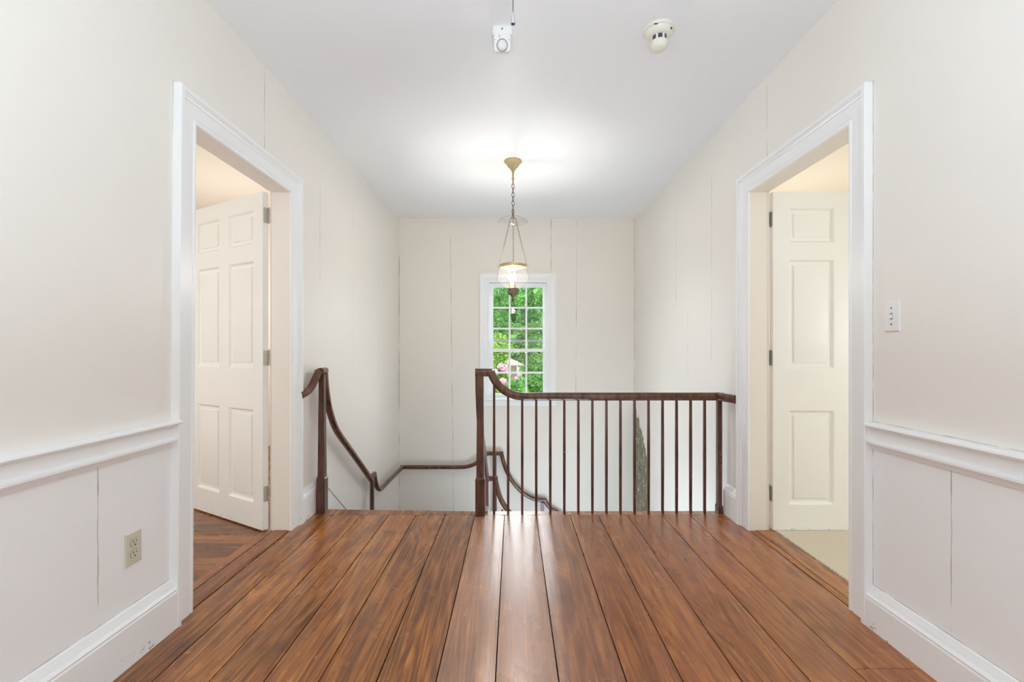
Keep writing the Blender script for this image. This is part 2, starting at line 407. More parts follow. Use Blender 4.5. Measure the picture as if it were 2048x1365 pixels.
struct(m.build('floor_left_room', M['floor_x'], attr=True))
m = MB()
m.box(1.557, 4.59, .41, 5.19, -.03, .006)
# ragged carpet edge tufts
for k in range(260):
    yy = R.uniform(DY0, DY1); xx = 1.557-R.uniform(.0, .008)
    m.box(xx, 1.56, yy, yy+.003, -.002, .006+R.uniform(-.003, .003))
tag(m.build('carpet', M['carpet']), 'cream wall-to-wall carpet beyond the right doorway', 'carpet')
# side rooms
def room(name, x0, x1, y0, y1, skip):
    m = MB(); t = .08
    if skip != 'left': m.box(x0-t, x0, y0, y1, -.03, CZ)
    if skip != 'right': m.box(x1, x1+t, y0, y1, -.03, CZ)
    m.box(x0, x1, y0-t, y0, -.03, CZ); m.box(x0, x1, y1, y1+t, -.03, CZ)
    struct(m.build(name+'_wall', M['wall_o']))
    m = MB(); m.box(x0, x1, y0, y1, CZ, CZ+.08); struct(m.build(name+'_ceiling', M['wall_o']))
    m = MB(); m.box(x0, x1, y0, y1, -.12, -.031); struct(m.build(name+'_floor_base', M['gapdark']))
room('left_room', -4.5, XL-TH, .6, 5.2, 'right')
room('right_room', XR+TH, 4.6, .4, 5.2, 'left')

# ------------------------------------------------------------------ trim
CAS = [(0, 0), (0, .011), (.003, .014), (.012, .014), (.016, .010), (.020, .010), (.022, .013), (.076, .013), (.078, .018), (.086, .022), (.088, .027), (.093, .027), (.095, .032), (.112, .032), (.115, .030), (.115, 0)]
def casing_on_side(name, xw, sg, label, lean=0.0):
    """moulded casing round a doorway, mitred at the top corners"""
    m = MB(); rings = []
    for cx in range(4):
        ring = []
        for (wd, d) in CAS:
            ya = DY0-wd if cx < 2 else DY1+wd
            za = 0.0 if cx in (0, 3) else DZ+wd
            if cx == 0: ya -= lean
            ring.append((xw+sg*d, ya, za))
        rings.append(ring)
    m.loft(rings)
    return struct(m.build(name, M['trim'], smooth=25), label)
casing_on_side('trim_1', XL, 1, 'white moulded casing round the left doorway', .021)
casing_on_side('trim_2', XR, -1, 'white moulded casing round the right doorway')
def jamb(name, xa, xb, label, lean=0.0):
    m = MB(); x0, x1 = min(xa, xb), max(xa, xb)
    m.prism([(DY0-.02-lean, -.005), (DY0-lean, -.005), (DY0, DZ+.02), (DY0-.02, DZ+.02)], 'x', x0, x1); m.box(x0, x1, DY1, DY1+.02, -.005, DZ+.02); m.box(x0, x1, DY0, DY1, DZ, DZ+.02)
    return struct(m.build(name, M['jamb'], bevel=.002), label)
jamb('trim_3', XL, XL-TH-.008, 'cream jamb lining of the left doorway', .021)
jamb('trim_4', XR, XR+TH, 'cream jamb lining of the right doorway')
def back_casing(name, xw, sg):
    m = MB(); d = .018*sg; x0, x1 = min(xw, xw+d), max(xw, xw+d)
    m.box(x0, x1, DY0-.1, DY0-.006, 0, DZ+.1); m.box(x0, x1, DY1+.006, DY1+.1, 0, DZ+.1); m.box(x0, x1, DY0-.006, DY1+.006, DZ+.006, DZ+.1)
    struct(m.build(name, M['jamb']))
back_casing('trim_5', XL-TH, -1); back_casing('trim_6', XR+TH, 1)
BASE = [(0, 0), (.030, 0), (.030, .140), (.027, .146), (.029, .152), (.024, .158), (.018, .160), (.016, .168), (.010, .176), (.007, .184), (0, .188)]
CHAIR = [(0, .705), (.010, .705), (.013, .712), (.022, .722), (.026, .727), (.026, .734), (.018, .738), (.016, .744), (.011, .746), (.011, .782), (.017, .783), (.022, .788), (.034, .790), (.037, .796), (.035, .803), (.028, .807), (0, .809)]
def run(name, prof, xw, sg, y0, y1, dz=0, label=None):
    m = MB(); m.prism([(xw+sg*d, z+dz if z > 0 else z) for d, z in prof], 'y', y0, y1)
    return struct(m.build(name, M['trim'], smooth=25), label)
run('baseboard_left', BASE, XL, 1, YB, DY0-.115, 0, 'white moulded baseboard along the near left wall')
run('baseboard_right', BASE, XR, -1, YB, DY0-.115, -.03, 'white moulded baseboard along the near right wall')
run('baseboard_left_landing', BASE, XL, 1, DY1+.115, 3.085, .01, 'short white baseboard beside the left half newel')
run('baseboard_right_landing', BASE, XR, -1, DY1+.115, 3.06, .01, 'short white baseboard beside the right half newel')
run('trim_7', CHAIR, XL, 1, YB, DY0-.115, 0, 'white chair rail on the near left wall')
run('trim_8', CHAIR, XR, -1, YB, DY0-.115, -.01, 'white chair rail on the near right wall')

# ------------------------------------------------------------------ doors
def door_leaf(name, hinge, ang, mirror, label, hz):
    """six panel door; local s along the leaf from the hinge, t through the leaf (0 = face to the hall), z up"""
    W, T, H0, H1 = .83, .036, .008, 2.018
    root = empty(name, (hinge[0], hinge[1], 0), label, None, None, 'structure')
    d = Vector((math.cos(ang), math.sin(ang), 0)); nrm = Vector((-d.y, d.x, 0))*mirror
    def fn(p): return Vector((hinge[0], hinge[1], 0)) + d*p.x + nrm*p.y + Vector((0, 0, p.z))
    st, mu = .092, .10
    pw = (W-2*st-mu)/2
    cols = [(st, st+pw), (st+pw+mu, W-st)]
    rows = [(.156, .720), (.964, 1.618), (1.714, 1.924)]
    m = MB()
    m.box(0, st, 0, T, H0, H1); m.box(W-st, W, 0, T, H0, H1)
    zs = [H0] + [z for r in rows for z in r] + [H1]
    for k in range(0, len(zs), 2): m.box(st, W-st, 0, T, zs[k], zs[k+1])
    for r in rows: m.box(st+pw, st+pw+mu, 0, T, r[0], r[1])
    m.xform(fn); m.build('door_leaf', M['door'], root)
    RING = [(0, 0.0), (.004, .001), (.009, .006), (.013, .013), (.016, .015), (.036, .016), (.038, .009), (.046, .0075)]
    for (s0, s1) in cols:
        for (z0, z1) in rows:
            m = MB(); rings = []
            for ins, dp in RING:
                rings.append([(s0+ins, dp, z0+ins), (s1-ins, dp, z0+ins), (s1-ins, dp, z1-ins), (s0+ins, dp, z1-ins)])
            rings = [[(s0, T-.004, z0), (s1, T-.004, z0), (s1, T-.004, z1), (s0, T-.004, z1)]] + rings
            m.loft(rings); m.xform(fn); m.build('door_panel', M['door'], root, smooth=20)
    for z in hz:
        m = MB()
        n_ = 10; c = fn(Vector((-.006, T+.001 if mirror else T, z)))
        m.lathe([(.0055, -.045), (.0055, -.016), (.0048, -.015), (.0055, -.014), (.0055, .014), (.0048, .015), (.0055, .016), (.0055, .045), (.003, .05)], c, n_)
        k = MB(); k.box(-.002, -.0003, .006, T-.002, z-.045, z+.045); k.xform(fn)
        m.add(k.v, k.f)
        m.build('hinge', M['hinge'], root, smooth=40)
    return root
a1 = math.radians(150)
door_leaf('door_1', (-1.485, 2.751), a1, -1, 'cream six-panel door swung into the left room', (1.88, 1.03, .22))
door_leaf('door_2', (1.541, 2.760), 0.0, 1, 'cream six-panel door standing open in the right doorway', (1.86, 1.03, .22))

# ------------------------------------------------------------------ stair window
win = empty('window_1', (0.05, YF, WZ0), 'small white twelve-over-six style sash window on the far stair wall', None, None, 'structure')
win['label'] = 'white small-paned sash window on the far stair wall'
m = MB(); WC = [(0, 0), (0, .012), (.006, .014), (.012, .014), (.016, .018), (.066, .018), (.070, .024), (.076, .024), (.076, 0)]
rings = []
for cx in range(4):
    rings.append([((WX0-wd if cx < 2 else WX1+wd), YF-d, (WZ0 if cx in (0, 3) else WZ1+wd)) for wd, d in WC])
m.loft(rings); m.build('window_casing', M['trim'], win, smooth=25)
m = MB(); m.box(WX0-.095, WX1+.095, YF-.045, YF+.05, WZ0-.0, WZ0+.018); m.build('window_stool', M['trim'], win, bevel=.006)
m = MB(); m.box(WX0-.076, WX1+.076, YF-.018, YF-.0005, WZ0-.072, WZ0); m.build('window_apron', M['trim'], win, bevel=.004)
m = MB()
for x0, x1 in ((WX0, WX0+.016), (WX1-.016, WX1)): m.box(x0, x1, YF, YF+.155, WZ0+.018, WZ1)
for x0, x1 in ((WX0+.016, WX0+.028), (WX1-.028, WX1-.016)): m.box(x0, x1, YF+.004, YF+.03, WZ0+.018, WZ1)
m.box(WX0+.016, WX1-.016, YF, YF+.155, WZ1-.016, WZ1); m.box(WX0+.028, WX1-.028, YF+.004, YF+.03, WZ1-.03, WZ1-.016)
m.build('window_jamb', M['trim'], win, bevel=.0015)
def sash(name, x0, x1, z0, z1, y, stile, top, bot, vx, hz):
    m = MB(); t = .032
    m.box(x0, x0+stile, y, y+t, z0, z1); m.box(x1-stile, x1, y, y+t, z0, z1)
    m.box(x0+stile, x1-stile, y, y+t, z1-top, z1); m.box(x0+stile, x1-stile, y, y+t, z0, z0+bot)
    for x in vx: m.prism([(x-.010, y+.004), (x-.004, y), (x+.004, y), (x+.010, y+.004), (x+.010, y+t-.004), (x-.010, y+t-.004)], 'z', z0+bot, z1-top)
    for z in hz: m.prism([(y+.0047, z-.010), (y+.0007, z-.004), (y+.0007, z+.004), (y+.0047, z+.010), (y+t-.0047, z+.010), (y+t-.0047, z-.010)], 'x', x0+stile, x1-stile)
    o = m.build(name, M['trim'], win)
    g = MB(); g.box(x0+stile-.004, x1-stile+.004, y+.015, y+.018, z0+bot-.004, z1-top+.004)
    g.build('glass_pane', M['glass'], o)
    o.children[0].location = (0, 0, 0)
SX0, SX1 = WX0+.028, WX1-.028
sash('upper_sash', SX0, SX1, 1.048, WZ1-.03, YF+.075, .045, .05, .034, (-.046, .151), (1.569, 1.323))
sash('lower_sash', SX0, SX1, WZ0+.018, 1.086, YF+.040, .045, .038, .052, (-.046, .151), (.803,))
m = MB(); m.box(SX0, SX1, YF+.125, YF+.14, 1.165, 1.192)
for x0, x1 in ((WX0+.016, WX0+.04), (WX1-.04, WX1-.016)): m.box(x0, x1, YF+.125, YF+.14, WZ0+.018, WZ1-.016)
m.box(WX0+.04, WX1-.04, YF+.125, YF+.14, WZ1-.035, WZ1-.016)
m.build('storm_frame', plain('storm_frame_grey', (.33, .36, .42), .4), win)

# ------------------------------------------------------------------ stairs
m = MB(); NX = -.19
rz, tr = 1.1/6, .2135
for k in range(1, 6):
    y0 = 3.105+(k-1)*tr
    m.box(XL, NX, y0-.02, y0+tr+.0, -rz*k-.03, -rz*k); m.box(XL, NX, y0-.001, y0+.015, -rz*k, -rz*(k-1)-.03)
yL = 3.105+5*tr
m.box(XL, NX, yL-.001, yL+.015, -1.1, -rz*5-.03)
m.box(XL, NX, yL-.02, YF, -1.14, -1.1)
for k in range(1, 9):
    x0 = NX+(k-1)*.19
    z = -1.1-k*.183
    m.box(x0, min(x0+.205, XR), 4.12, YF, z-.03, z); m.box(x0-.001, x0+.015, 4.12, YF, z, z+.155)
struct(m.build('stairs', M['floor_x']), 'brown wooden stairs going down behind the landing')
# white skirt board on the left wall and closed string under the inner rail
def skirt(name, x0, x1, off, below):
    m = MB(); zt = lambda yy: off-.765*(yy-3.32)
    pts = [(3.15, zt(3.15)), (4.22, zt(4.22)), (4.22, zt(4.22)-below), (3.15, zt(3.15)-below)]
    m.prism(pts, 'x', x0, x1)
    pts = [(3.15, zt(3.15)), (3.15, zt(3.15)+.010), (4.22, zt(4.22)+.010), (4.22, zt(4.22))]
    m.prism(pts, 'x', x0, x1+.006)
    return struct(m.build(name, M['string']))
skirt('trim_9', XL, XL+.016, .082, .42)['label'] = 'white sloping skirt board beside the stairs on the left wall'
m = MB(); zt = lambda yy: -.13-.765*(yy-3.32)
m.prism([(3.106, zt(3.106)), (4.19, zt(4.19)), (4.19, zt(4.19)-.3), (3.106, zt(3.106)-.3)], 'x', NX, NX+.02)
struct(m.build('trim_10', M['trim']))
m = MB(); m.box(NX, XR, 3.09, 3.104, -.28, -.031); struct(m.build('trim_11', M['trim']))

# handrail profile: rounded top, narrower foot
HP = []
for k in range(18):
    t = 2*PI*k/18; cx, sy = math.cos(t), math.sin(t)
    e = .75
    px = math.copysign(abs(cx)**e, cx)*.026; py = math.copysign(abs(sy)**e, sy)*.0265
    if py < -.012: px *= .82
    HP.append((px, py))
HP2 = [(a*.85, b*.85) for a, b in HP]
def smooth_path(pts, n=6):
    P = [Vector(p) for p in pts]; out = []
    for i in range(len(P)-1):
        p0 = P[i-1] if i else P[i]*2-P[i+1]; p1 = P[i]; p2 = P[i+1]; p3 = P[i+2] if i+2 < len(P) else P[i+1]*2-P[i]
        for k in range(n):
            t = k/n
            out.append(.5*((2*p1)+(p2-p0)*t+(2*p0-5*p1+4*p2-p3)*t*t+(3*p1-p0-3*p2+p3)*t**3))
    out.append(P[-1]); return out
def rail(name, segs, parent, mat=None, prof=None):
    """segs: list of point lists; each list is a smooth run, lists meet at sharp mitres"""
    m = MB()
    for pts in segs: m.sweep(smooth_path(pts) if len(pts) > 2 else pts, prof or HP)
    return m.build(name, mat or M['rail'], parent, smooth=35)
def newel(parent, x, y, z0, zblock, ztop, wb, wt, half=0.0, name='newel_post', mat=None, dpt=None, lower=None):
    """square base block with chamfered shoulder, slender shaft tapering to the rail"""
    m = MB(); db = dpt or wb
    def sq(a, b, z, ox=0): return [(x-a/2+ox, y-b/2, z), (x+a/2+ox, y-b/2, z), (x+a/2+ox, y+b/2, z), (x-a/2+ox, y+b/2, z)]
    ws = wb*.80; ds = db*.80; dt = wt
    m.loft([sq(wb, db, z0), sq(wb, db, zblock-.010), sq(wb*1.04, db*1.04, zblock-.008), sq(wb*1.04, db*1.04, zblock-.002), sq(ws*1.08, ds*1.08, zblock+.006), sq(ws, ds, zblock+.014), sq(wt, dt, ztop)])
    o = m.build(name, mat or M['newel'], parent, bevel=.002)
    return o
def baluster(parent, x, y, z0, z1, r=.0083, label=None):
    m = MB(); n_ = 4
    def sq(a, z): return [(x-a, y-a, z), (x+a, y-a, z), (x+a, y+a, z), (x-a, y+a, z)]
    m.loft([sq(r*.92, z0), sq(r*1.05, (z0+z1)/2), sq(r*.9, z1)])
    return m.build('baluster', M['newel'], parent, bevel=.0012)

YR = 3.048
bal = empty('landing_balustrade', (.5, YR, 0), 'dark mahogany balustrade across the landing with slender square balusters', 'balustrade')
newel(bal, -.216, YR-.012, -.0, .238, .915, .062, .040, dpt=.075)
newel(bal, 1.356, 3.068, .0, .05, .76, .032, .030, name='half_newel', dpt=.05)
rail('handrail', [[(-.250, YR, .929), (-.140, YR, .929)],
                  [(-.150, YR, .934), (-.124, YR, .880), (-.088, YR, .834), (-.045, YR, .802), (.01, YR, .780), (.07, YR, .7715), (.14, YR, .7715)],
                  [(.13, YR, .7715), (1.375, YR, .7715)],
                  [(1.352, YR+.024, .7715), (1.352, 3.01, .7715), (1.386, 2.892, .769)]], bal)
for k in range(16):
    u = 988.3+k*28.02
    X = (u-1027)*(YR+.008)/F
    zt_ = .748
    if k == 0: zt_ = .85
    if k == 1: zt_ = .79
    if k == 2: zt_ = .765
    baluster(bal, X, YR+.004, .0, zt_)

# wall rail: from the left casing over its half newel, down the flight, round the half landing and along the far wall
XW = -1.272
wr = empty('wall_handrail', (XW, 3.09, 0), 'dark mahogany handrail running down the left and far stair walls with half newels', 'handrail')
newel(wr, XW, 3.092, .0, .228, .915, .056, .034)
def flight_path(x):
    return [(x, 3.128, .935), (x, 3.140, .86), (x, 3.168, .76), (x, 3.215, .655), (x, 3.30, .54), (x, 3.40, .452), (x, 3.55, .345), (x, 3.85, .132), (x, 4.15, -.085)]
rail('handrail', [[(-1.262, 3.035, .937), (XW, 3.142, .937)],
                  [(-1.270, 3.034, .940), (-1.277, 3.008, .900), (-1.283, 2.985, .865), (-1.290, 2.955, .833), (-1.298, 2.92, .812), (-1.312, 2.872, .797)],
                  flight_path(XW),
                  [(XW, 4.13, -.060), (XW, 4.25, -.060)],
                  [(XW, 4.235, -.052), (XW, 4.27, -.12), (XW, 4.33, -.20), (XW, 4.42, -.25), (XW, 4.52, -.262), (XW, 4.7, -.263)],
                  [(XW, 4.68, -.263), (XW, 5.335, -.275)],
                  [(XW-.024, 5.335, -.275), (-.62, 5.335, -.275)],
                  [(-.64, 5.335, -.275), (-.55, 5.335, -.270), (-.46, 5.335, -.245), (-.38, 5.335, -.19), (-.30, 5.335, -.118)],
                  [(-.325, 5.335, -.117), (-.118, 5.335, -.117)],
                  [(-.138, 5.335, -.112), (-.118, 5.335, -.20), (-.085, 5.335, -.30), (-.03, 5.335, -.41), (.04, 5.335, -.50), (.13, 5.335, -.585), (.24, 5.335, -.642), (.31, 5.335, -.652)],
                  [(.30, 5.335, -.652), (.372, 5.335, -.652)],
                  [(.36, 5.335, -.65), (.385, 5.335, -.70), (.43, 5.335, -.75), (.50, 5.335, -.79), (.60, 5.335, -.86), (1.2, 5.335, -1.30)]], wr, prof=HP2)
newel(wr, XW, 4.185, -1.1, -.86, -.08, .050, .030)
newel(wr, -.212, 5.335, -1.1, -.86, -.14, .050, .030)
newel(wr, .335, 5.335, -1.95, -1.5, -.68, .050, .030)

# inner balustrade of the two flights
XI = -.236
ib = empty('stair_balustrade', (XI, 3.2, -.2), 'dark mahogany inner stair rail dropping away behind the landing newel', 'balustrade')
rail('handrail', [flight_path(XI), [(XI, 4.11, -.083), (-.135, 4.17, -.083)] if False else [(XI, 4.13, -.083), (XI, 4.2, -.083)],
                  [(XI-.02, 4.178, -.081), (-.142, 4.178, -.081)],
                  [(-.165, 4.178, -.08), (-.150, 4.178, -.15), (-.125, 4.178, -.24), (-.085, 4.178, -.32), (-.03, 4.178, -.395), (.06, 4.178, -.485), (.2, 4.178, -.60), (.6, 4.178, -.90), (1.1, 4.178, -1.28)]], ib, prof=HP2)
newel(ib, XI-.006, 4.178, -1.3, -.86, -.10, .056, .034)
for k in range(5):
    for q in (.05, .155):
        y = 3.105+k*tr+q
        zr = .62-.73*(y-3.22) if y > 3.35 else {0: .68, 1: .55}[0 if y < 3.2 else 1]
        baluster(ib, XI, y, -rz*(k+1), zr-.03)
for k in range(7):
    x = -.10+k*.11
    zr = (-.33 if k == 0 else -.42 if k == 1 else -.46-.75*(x-.03))
    baluster(ib, x, 4.178, -1.1-.183*(1+int((x-NX)/.19)), zr-.03)

# ------------------------------------------------------------------ pendant lamp
px, py = -.004, 3.75
pl = empty('pendant_lamp', (px, py, CZ), 'brass bell-jar pendant lamp on a chain over the stairwell', 'lamp')
m = MB(); m.lathe([(.001, 0), (.070, 0), (.072, -.006), (.068, -.012), (.058, -.018), (.050, -.032), (.040, -.048), (.026, -.060), (.018, -.072), (.012, -.085), (.008, -.092)], (px, py, CZ), 36)
m.build('canopy', M['canopy'], pl, smooth=35)
m = MB(); m.lathe([(.007, 0), (.011, -.006), (.008, -.014), (.008, -.045), (.011, -.05), (.011, -.058), (.007, -.064), (.006, -.092), (.010, -.098), (.004, -.104)], (px, py, CZ-.090), 16)
m.build('stem', M['canopy'], pl, smooth=35)
def link(m, c, half, r, wire, ang, tiltv=None):
    P = []
    for i in range(14):
        t = 2*PI*i/14; q = Vector((math.cos(t)*r, 0, math.sin(t)*half))
        q = Vector((q.x*math.cos(ang), q.x*math.sin(ang), q.z))
        if tiltv is not None:
            rot = Vector((0, 0, 1)).rotation_difference(tiltv); q = rot @ q
        P.append(Vector(c)+q)
    m.tube(P, wire, 6, closed=True)
m = MB(); z = CZ-.205; i = 0
while z > 2.185:
    link(m, (px, py, z), .021, .0105, .0024, (PI/2)*(i % 2)+.4); z -= .034; i += 1
m.tube([(px, py, 2.20), (px, py, 2.150)], .004, 8)
m.build('chain', M['bronze'], pl, smooth=60)
ZB = 2.122
m = MB()
bp = [(.006, .040), (.020, .040), (.034, .034), (.060, .026), (.090, .012), (.110, .000), (.119, -.012), (.121, -.016)]
m.lathe(bp + [(r-.003, zz-.002) for r, zz in reversed(bp)][:-1] + [(.004, .036)], (px, py, ZB), 40)
m.build('smoke_bell', M['globe'], pl, smooth=50)
m = MB(); m.lathe([(.003, .052), (.009, .046), (.012, .040), (.008, .036), (.012, .026), (.020, .022), (.020, .016), (.004, .012)], (px, py, ZB), 16); m.build('bell_cap', M['bronze'], pl, smooth=40)
ZR = 1.752
angs = [math.radians(a) for a in (178, -88, 4)]
for a in angs:
    A = Vector((px+.020*math.cos(a), py+.020*math.sin(a), ZB+.016)); B = Vector((px+.108*math.cos(a), py+.108*math.sin(a), ZR+.012))
    d = (B-A); L = d.length; d.normalize(); n_ = int(L/.0125); m = MB()
    for k in range(n_):
        link(m, A+d*(L*(k+.5)/n_), .0085, .0042, .0012, (PI/2)*(k % 2), -d)
    m.build('support_chain', M['bronze'], pl, smooth=60)
    m = MB(); c = Vector((px+.112*math.cos(a), py+.112*math.sin(a), ZR))
    P = [c+Vector((math.cos(a)*.011*math.cos(t), math.sin(a)*.011*math.cos(t), .011*math.sin(t))) for t in [2*PI*i/14 for i in range(14)]]
    m.tube(P, .0026, 6, closed=True); m.build('hook_ring', M['brass'], pl, smooth=60)
m = MB(); m.lathe([(.100, -.012), (.104, -.010), (.104, .006), (.108, .010), (.104, .012), (.100, .010)], (px, py, ZR), 48, cap=False)
m.v += []; m.build('rim_band', M['brass'], pl, smooth=40)
m = MB()
gp = [(.040, 1.566), (.052, 1.570), (.080, 1.583), (.106, 1.603), (.124, 1.630), (.1315, 1.655), (.129, 1.680), (.119, 1.705), (.106, 1.725), (.097, 1.738), (.0965, 1.752), (.104, 1.768), (.107, 1.771)]
m.lathe([(r, zz-1.5) for r, zz in gp], (px, py, 1.5), 56, cap=False)
m.build('glass_globe', M['globe'], pl, smooth=60)
m = MB(); m.lathe([(.001, 1.572), (.043, 1.572), (.044, 1.566), (.041, 1.563), (.041, 1.540), (.044, 1.536), (.043, 1.528), (.036, 1.522), (.026, 1.518), (.016, 1.510), (.010, 1.502), (.007, 1.495), (.006, 1.488), (.010, 1.482), (.012, 1.476), (.009, 1.468), (.003, 1.460)], (px, py, 0), 32)
m.build('lamp_base', M['bronze'], pl, smooth=35)
for k in range(3):
    a = math.radians(-90+120*k+35); c = (px+.022*math.cos(a), py+.022*math.sin(a), 0)
    m = MB(); m.lathe([(.0105, 1.572), (.0105, 1.628), (.008, 1.629)], c, 16); m.build('candle_sleeve', M['candle'], pl, smooth=40)
    m = MB(); m.lathe([(.007, 1.628), (.011, 1.640), (.0145, 1.655), (.0135, 1.670), (.008, 1.688), (.0025, 1.702)], c, 16); m.build('bulb', M['bulb'], pl, smooth=60)
# the light the three bulbs give
light('POINT', 'pendant_glow', (px, py, 1.672), 34, (1, .965, .92), shadow_soft_size=.03)

# ------------------------------------------------------------------ small fittings
# motion sensor on the ceiling
sx_ = -.053; sy_ = 2.22
ms = empty('motion_sensor', (sx_, sy_, CZ), 'white box motion sensor with round lens on the ceiling', 'sensor')
m = MB()
def rrect(cx, cy, w_, h_, r, z, n_=4):
    out = []
    for qx, qy, a0 in ((1, 1, 0), (-1, 1, 90), (-1, -1, 180), (1, -1, 270)):
        for k in range(n_+1):
            a = math.radians(a0+90*k/n_); out.append((cx+qx*(w_/2-r)+r*math.cos(a), cy+qy*(h_/2-r)+r*math.sin(a), z))
    return out
m.loft([rrect(sx_, sy_+.01, .096, .10, .014, CZ), rrect(sx_, sy_+.01, .098, .10, .014, CZ-.028), rrect(sx_, sy_+.012, .090, .092, .012, CZ-.036)])
m.build('bracket', M['plastic'], ms, smooth=40)
# lower head, tilted towards the hall
m = MB()
def head(p):   # local: x across, y out of the face, z up -> world
    a = math.radians(-24); y, z = p.y, p.z
    return Vector((sx_+p.x, sy_-.030+(y*math.cos(a)-z*math.sin(a))*-1, CZ-.073+(y*math.sin(a)+z*math.cos(a))))
def ring(w_, h_, r, y): return [(a, y, b) for a, b, _ in rrect(0, 0, w_, h_, r, 0)]
m.loft([ring(.074, .070, .012, -.05), ring(.080, .076, .013, 0.0), ring(.077, .073, .013, .006), ring(.070, .066, .012, .008)]); m.xform(head)
m.build('sensor_head', M['plastic'], ms, smooth=40)
m = MB()
zc = -.011
def disc(r, y): return [(r*math.cos(2*PI*i/28), y, zc+r*math.sin(2*PI*i/28)) for i in range(28)]
m.loft([disc(.0265, .0075), disc(.0265, .0105), disc(.0245, .0105), disc(.0245, .008)], cap=False); m.xform(head); m.build('lens_ring', M['cord'], ms, smooth=40)
m = MB(); m.loft([disc(.024, .006), disc(.0235, .012), disc(.020, .018), disc(.012, .023), disc(.004, .025)]); m.xform(head); m.build('lens', plain('frosted_lens', (.78, .77, .75), .25), ms, smooth=60)
m = MB(); m.box(sx_-.003, sx_+.003, sy_-.0425, sy_-.038, CZ-.017, CZ-.010); m.build('indicator', M['red'], ms)
for dx in (-.032, .032):
    m = MB(); m.box(dx-.003, dx+.003, .006, .0088, .010, .012); m.xform(head); m.build('cover_notch', M['cord'], ms)
m = MB(); m.box(-.016, -.010, .006, .0095, .019, .031); m.xform(head); m.build('emblem', plain('pale_grey_mark', (.55, .55, .54), .4), ms)

# smoke detector
dx_, dy_ = .69, 2.205
sd = empty('smoke_detector', (dx_, dy_, CZ), 'round ivory smoke detector on the ceiling above the right side', 'detector')
m = MB(); m.lathe([(.002, 0), (.074, 0), (.075, -.006), (.072, -.012), (.066, -.014), (.066, -.017), (.060, -.026), (.050, -.036), (.040, -.040), (.002, -.040)], (dx_, dy_, CZ), 48); m.build('base', M['ivory'], sd, smooth=30)
m = MB(); m.lathe([(.037, -.038), (.037, -.064)], (dx_, dy_, CZ), 40); m.build('smoke_chamber', M['smoke'], sd, smooth=40)
m = MB()
for k in range(8):
    a = 2*PI*k/8+.25; ring_ = []
    for z in (-.038, -.064):
        ring_.append([(dx_+rr*math.cos(a+da), dy_+rr*math.sin(a+da), CZ+z) for rr, da in ((.034, -.13), (.039, -.13), (.0395, 0), (.039, .13), (.034, .13))])
    m.loft(ring_)
m.lathe([(.040, -.062), (.0405, -.070), (.038, -.082), (.031, -.092), (.018, -.098), (.003, -.100)], (dx_, dy_, CZ), 40)
m.build('cap', M['ivory'], sd, smooth=40)
m = MB(); m.box(dx_+.040, dx_+.046, dy_-.05, dy_-.046, CZ-.030, CZ-.023); m.build('indicator', M['dark'], sd)
m = MB(); m.box(dx_-.040, dx_-.018, dy_-.062, dy_-.058, CZ-.0165, CZ-.0135); m.build('twist_slot', M['dark'], sd)

# attic pull cord
cx_, cy_ = -.0014, 1.30
pc = empty('pull_cord', (cx_, cy_, CZ), 'thin grey pull cord with a silver tip hanging from the ceiling', 'cord')
m = MB(); m.tube([(cx_, cy_, CZ), (cx_, cy_, 2.02)], .0016, 8); m.build('cord', M['cord'], pc, smooth=60)
m = MB(); m.lathe([(.0016, 2.026), (.003, 2.020), (.0050, 2.012), (.0056, 2.002), (.0058, 1.998), (.0066, 1.996), (.0066, 1.993), (.0050, 1.993), (.0045, 2.000), (.001, 2.002)], (cx_, cy_, 0), 20, cap=False); m.build('tip', M['steel'], pc, smooth=40)
m = MB(); m.lathe([(.0045, 1.9945), (.0001, 1.9948)], (cx_, cy_, 0), 16); m.build('tip_hole', M['dark'], pc)

# light switch on the right wall
def plate_map(xw, sg, yc, zc):
    def fn(p): return Vector((xw+sg*p.y, yc+p.x, zc+p.z))
    return fn
sw = empty('light_switch', (XR, 1.728, 1.206), 'white toggle light switch plate on the right wall beside the casing', 'switch')
fn = plate_map(XR, -1, 1.728, 1.206)
m = MB(); m.loft([[(-.035, 0, -.0575), (.035, 0, -.0575), (.035, 0, .0575), (-.035, 0, .0575)], [(-.035, .003, -.0575), (.035, .003, -.0575), (.035, .003, .0575), (-.035, .003, .0575)], [(-.031, .006, -.0535), (.031, .006, -.0535), (.031, .006, .0535), (-.031, .006, .0535)]]); m.xform(fn); m.build('plate', M['plastic'], sw)
m = MB(); m.prism([(.004, -.006), (.004, .008), (.018, -.004), (.017, -.010)], 'x', -.0045, .0045); m.xform(fn); m.build('toggle', M['plastic'], sw, bevel=.001)
m = MB(); m.box(-.0055, .0055, .0055, .0064, -.013, .013); m.xform(fn); m.build('toggle_slot', plain('slot_shade', (.35, .34, .32), .5), sw)
for z in (-.030, .030):
    m = MB(); m.loft([[(.0032*math.cos(t), y, z+.0032*math.sin(t)) for t in [2*PI*i/12 for i in range(12)]] for y in (.005, .0072)]); m.xform(fn); m.build('screw', M['cord'], sw)
